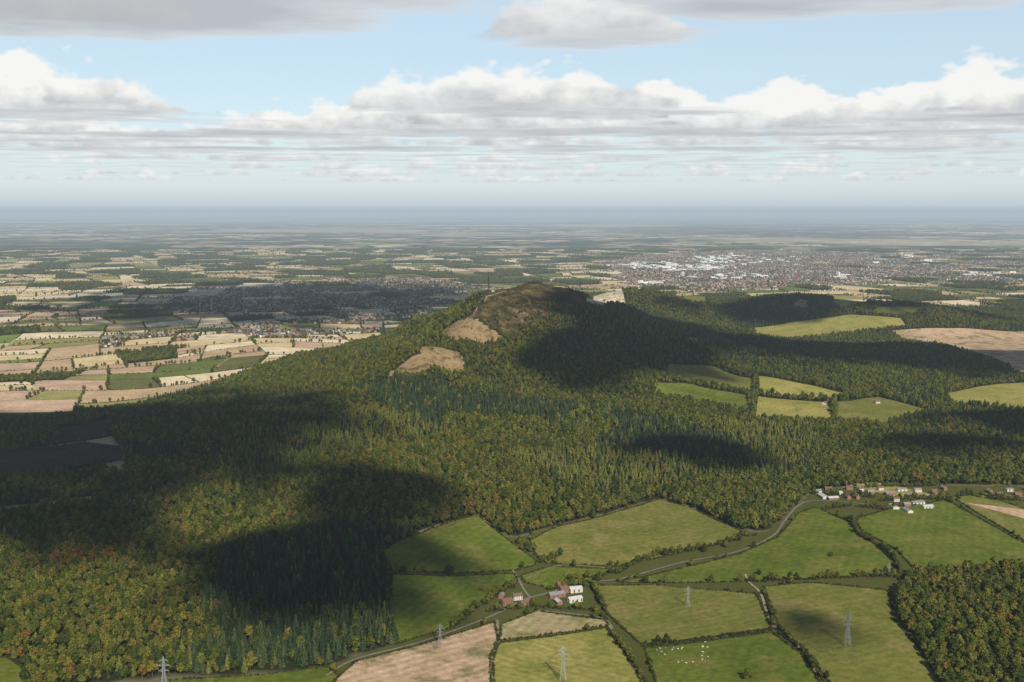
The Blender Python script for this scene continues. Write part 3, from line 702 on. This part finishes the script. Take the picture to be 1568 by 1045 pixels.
# ------------------------------------------------------------------ lanes
def lane(name,line,w,mat,off=.75,step=9):
    pts=PP(line); q=[]
    for i in range(len(pts)-1):
        p0=pts[max(i-1,0)];p1=pts[i];p2=pts[i+1];p3=pts[min(i+2,len(pts)-1)]
        n=max(2,int(math.hypot(p2[0]-p1[0],p2[1]-p1[1])/step))
        for j in range(n):
            s=j/n; q.append(tuple(.5*((2*p1[k])+(-p0[k]+p2[k])*s+(2*p0[k]-5*p1[k]+4*p2[k]-p3[k])*s*s+(-p0[k]+3*p1[k]-3*p2[k]+p3[k])*s**3) for k in (0,1)))
    q.append(pts[-1]); V=[];F=[]
    for i,(x,y) in enumerate(q):
        a=q[max(i-1,0)];b=q[min(i+1,len(q)-1)]; dx,dy=b[0]-a[0],b[1]-a[1]; l=math.hypot(dx,dy) or 1; nx_,ny_=-dy/l,dx/l
        for s in (-1,1): X_,Y_=x+nx_*w/2*s,y+ny_*w/2*s; V.append((X_,Y_,Hs(X_,Y_)+off))
        if i: F.append((2*i-2,2*i-1,2*i+1,2*i)) 
    o=mesh_obj(name,V,[f[::-1] for f in F],[mat]); return q
ASPH=simple_mat('lane_surface',(.20,.18,.15),.2,.2); TRACK=simple_mat('track_dirt',(.34,.27,.18),.25,.15); TRACK2=simple_mat('track_grass',(.22,.19,.10),.3,.1)
for nm,ln,w,mt in (('country_lane',[(1217,779),(1200,800),(1182,822),(1130,845),(1040,863),(945,888),(890,892),(842,908),(800,920),(748,946),(650,982),(545,1010),(500,1035)],3.4,ASPH),
    ('country_lane',[(1141,880),(1148,893),(1165,910),(1176,945),(1187,962),(1215,985),(1236,1005),(1262,1060)],3.2,TRACK),
    ('farm_track',[(785,874),(795,890),(803,905),(812,916)],3.4,ASPH),('farm_track',[(920,945),(933,957),(958,1000),(985,1045),(1000,1080)],5,TRACK2),
    ('farm_track',[(761,950),(763,984),(754,1010),(756,1070)],4,TRACK2),('farm_track',[(800,890),(850,868),(905,868),(940,872)],2.5,TRACK2),
    ('farm_track',[(820,935),(870,940),(922,946)],3.6,ASPH),('country_lane',[(1217,779),(1240,768),(1300,770),(1360,776),(1420,764),(1500,757),(1600,765)],4.,ASPH),
    ('footpath',[(690,520),(712,492),(728,478),(742,462),(755,452),(775,447)],2.4,TRACK),('country_lane',[(1000,896),(1080,904),(1160,910)],3,TRACK2)):
    lane(nm,ln,w,mt)
# ------------------------------------------------------------------ pylons + mast
STEEL=simple_mat('galvanised_steel',(.32,.33,.33),.1,.3,.5)
def beams(name,segs,mat):
    V=[];F=[];M=[]
    for a,b,r in segs: cyl(V,F,M,a,b,r,r,0,4)
    return mesh_obj(name,V,F,[mat])
def tower_segs(prof,th):
    segs=[]
    for (z0,w0),(z1,w1) in zip(prof[:-1],prof[1:]):
        c0=[(-w0,-w0,z0),(w0,-w0,z0),(w0,w0,z0),(-w0,w0,z0)]; c1=[(-w1,-w1,z1),(w1,-w1,z1),(w1,w1,z1),(-w1,w1,z1)]
        for i in range(4):
            j=(i+1)%4; segs+=[(c0[i],c1[i],th),(c0[i],c1[j],th*.5),(c0[j],c1[i],th*.5),(c1[i],c1[j],th*.45)]
    return segs
pyl=tower_segs([(0,3.6),(6,3.0),(11,2.5),(16,2.0),(20,1.6),(24,1.3),(27,1.2),(30,1.1),(33,1.0),(36,.9),(39,.7),(42.5,.12)],.2)
for z,l in ((26,5.5),(32,7.0),(37.5,4.8)):
    for s in (-1,1):
        for dy in (-1,1): pyl+=[((s*1,dy,z),(s*l,0,z),.12),((s*1,dy*.8,z+2.2),(s*l,0,z+.2),.10)]
        pyl+=[((s*l*.5,-.5,z),(s*l*.5,.4,z+1.2),.08),((s*l*.75,0,z),(s*l*.6,0,z+1),.08),((s*l,0,z),(s*l,0,z-2.4),.1)]
pm=None; PY=[(1053,929,.2),(1297,989,.1),(862,1044,-.1),(674,989,.0),(252,1062,.1),(1361,882,.2)]
for px,py,r in PY:
    x,y=P(px,py)
    if pm is None: o=beams('electricity_pylon',pyl,STEEL); pm=o.data
    else: o=link(bpy.data.objects.new('electricity_pylon',pm))
    o.location=(x,y,Hs(x,y)); o.rotation_euler=(0,0,r)
    if px in(1053,674): o.scale=(.7,.7,.68)
    if px==1361: o.scale=(.5,.5,.45)
DARK=simple_mat('mast_steel',(.04,.04,.04),.1,.3,.6)
mast=tower_segs([(0,3.0),(8,2.4)]+[(8+4*i,2.0 if i<7 else 1.5) for i in range(1,11)],.9)+[((0,0,46),(0,0,64),.9)]
for z,an in ((24,.3),(30,2.),(36,4.),(42,1.)): mast+=[((1.6*math.cos(an),1.6*math.sin(an),z),(3.*math.cos(an),3.*math.sin(an),z+.1),1.8)]
x,y=-74,3440
o=beams('radio_mast',mast,DARK); o.location=(x,y,Hs(x,y)-1)
building('transmitter_hut',x+14,y-4,.3,9,5,3,1,REND,SLATE,kind='barn')
# ------------------------------------------------------------------ cattle
def cow():
    pts=[(-.95,0,1.12,.30),(-.45,0,1.10,.38),(.15,0,1.06,.40),(.7,0,1.12,.34),(1.05,0,1.28,.20),(1.35,0,1.30,.17),(1.68,0,1.12,.10)]
    ed=[(i,i+1) for i in range(6)]
    def limb(root,ch):
        prev=root
        for c in ch: pts.append(c); ed.append((prev,len(pts)-1)); prev=len(pts)-1
    for s in (-1,1):
        limb(0,[(-.85,s*.2,.85,.17),(-1.0,s*.2,.5,.08),(-.9,s*.2,.08,.06)]); limb(3,[(.7,s*.2,.8,.14),(.72,s*.2,.42,.075),(.7,s*.2,.06,.06)])
        limb(5,[(1.32,s*.26,1.38,.05)])
    limb(0,[(-1.2,0,1.15,.05),(-1.26,0,.7,.03)])
    me=bpy.data.meshes.new('cow_skel'); me.from_pydata([p[:3] for p in pts],ed,[]); ob=link(bpy.data.objects.new('cow_skel',me))
    md=ob.modifiers.new('s','SKIN')
    for i,p_ in enumerate(pts): me.skin_vertices[0].data[i].radius=(p_[3],p_[3])
    me.skin_vertices[0].data[2].use_root=True
    ob.modifiers.new('ss','SUBSURF').levels=1
    dg=bpy.context.evaluated_depsgraph_get(); r=bpy.data.meshes.new_from_object(ob.evaluated_get(dg)); bpy.data.objects.remove(ob); return r
cm=cow(); cm.name='cow'
mw,t_,b_=material('cow_hide'); oi=t_.new('ShaderNodeObjectInfo'); t_.put(b_.inputs['Base Color'],t_.ramp(oi.outputs['Random'],[(0,(.6,.57,.5)),(.7,(.65,.62,.55)),(.85,(.35,.2,.1))])); cm.materials.clear(); cm.materials.append(mw)
for i in range(30):
    px=R.uniform(1005,1085); py=R.uniform(980,1018)
    if py<992-(px-1000)*.12: py+=12
    x,y=P(px,py); o=link(bpy.data.objects.new('cow',cm)); o.location=(x,y,Hs(x,y)+.45); o.rotation_euler=(0,0,R.uniform(0,6.28))
# ------------------------------------------------------------------ clouds overhead (their shadows fall on the land)
mc=bpy.data.materials.new('cloud'); mc.use_nodes=True; t=NT(mc.node_tree); t.n.remove(mc.node_tree.nodes['Principled BSDF'])
tc=t.new('ShaderNodeTexCoord'); g=t.new('ShaderNodeNewGeometry'); sx=t.vmath('MULTIPLY',tc.outputs['Object'],(1,1,0)); r=t.vmath('LENGTH',sx,out=1)
n=t.noise(t.vmath('MULTIPLY',g.outputs['Position'],(1,1,0)),.0042,5,.6)
a=t.math('ADD',t.math('MULTIPLY',t.math('SUBTRACT',1.,r),1.9),t.math('MULTIPLY',t.math('SUBTRACT',n,.5),3.6))
a=t.mr(a,.0,.68,0,1)
tr=t.new('ShaderNodeBsdfTransparent'); df=t.new('ShaderNodeBsdfDiffuse'); df.inputs[0].default_value=(.85,.85,.85,1); ms=t.new('ShaderNodeMixShader')
t.put(ms.inputs[0],a); t.l.new(tr.outputs[0],ms.inputs[1]); t.l.new(df.outputs[0],ms.inputs[2]); t.l.new(ms.outputs[0],mc.node_tree.nodes['Material Output'].inputs[0])
cv=[];cf=[]
NR,NA=8,32
for s in (1,):
    st=len(cv); cv.append((0,0,s))
    for i in range(1,NR+1):
        for j in range(NA):
            rr=i/NR; an=6.2832*j/NA; cv.append((rr*math.cos(an),rr*math.sin(an),s*(1-rr*rr)*(1+.25*math.sin(5*an+i*2)*rr)))
    for j in range(NA): cf.append((st,st+1+j,st+1+(j+1)%NA))
    for i in range(NR-1):
        for j in range(NA):
            a0=st+1+i*NA+j;a1=st+1+i*NA+(j+1)%NA; cf.append((a0,a0+NA,a1+NA,a1))
cl=mesh_obj('cloud',cv,cf,[mc],smooth=True); cme=cl.data; bpy.data.objects.remove(cl)
HC=2600
def cloud(x,y,rx,ry,rot=0,z=0):
    o=link(bpy.data.objects.new('cloud',cme)); k=(HC-z)/S.z
    o.location=(x+S.x*k,y+S.y*k,HC); o.scale=(rx,ry,120); o.rotation_euler=(0,0,rot)
def cpx(px,py,rx,ry,rot=0,z=0):
    x,y=P(px,py); cloud(x,y,rx,ry,rot,Hs(x,y))
cpx(60,700,780,680); cpx(150,715,380,420); cpx(330,680,380,300,.3); cpx(60,830,330,160)
cpx(580,790,190,230); cpx(480,890,280,230,.3); cpx(540,970,190,140,.2)
cloud(400,3450,410,540,0,180); cloud(480,3900,540,600,0,120); cpx(970,555,380,330); cpx(880,570,210,270)
cpx(1200,540,680,380,-.1); cpx(1480,555,800,380); cpx(1620,660,400,160)
cpx(1070,705,200,110); cpx(1330,1010,60,50); cpx(1500,700,300,110)
cpx(450,462,1700,1900)
cpx(1300,470,900,280)
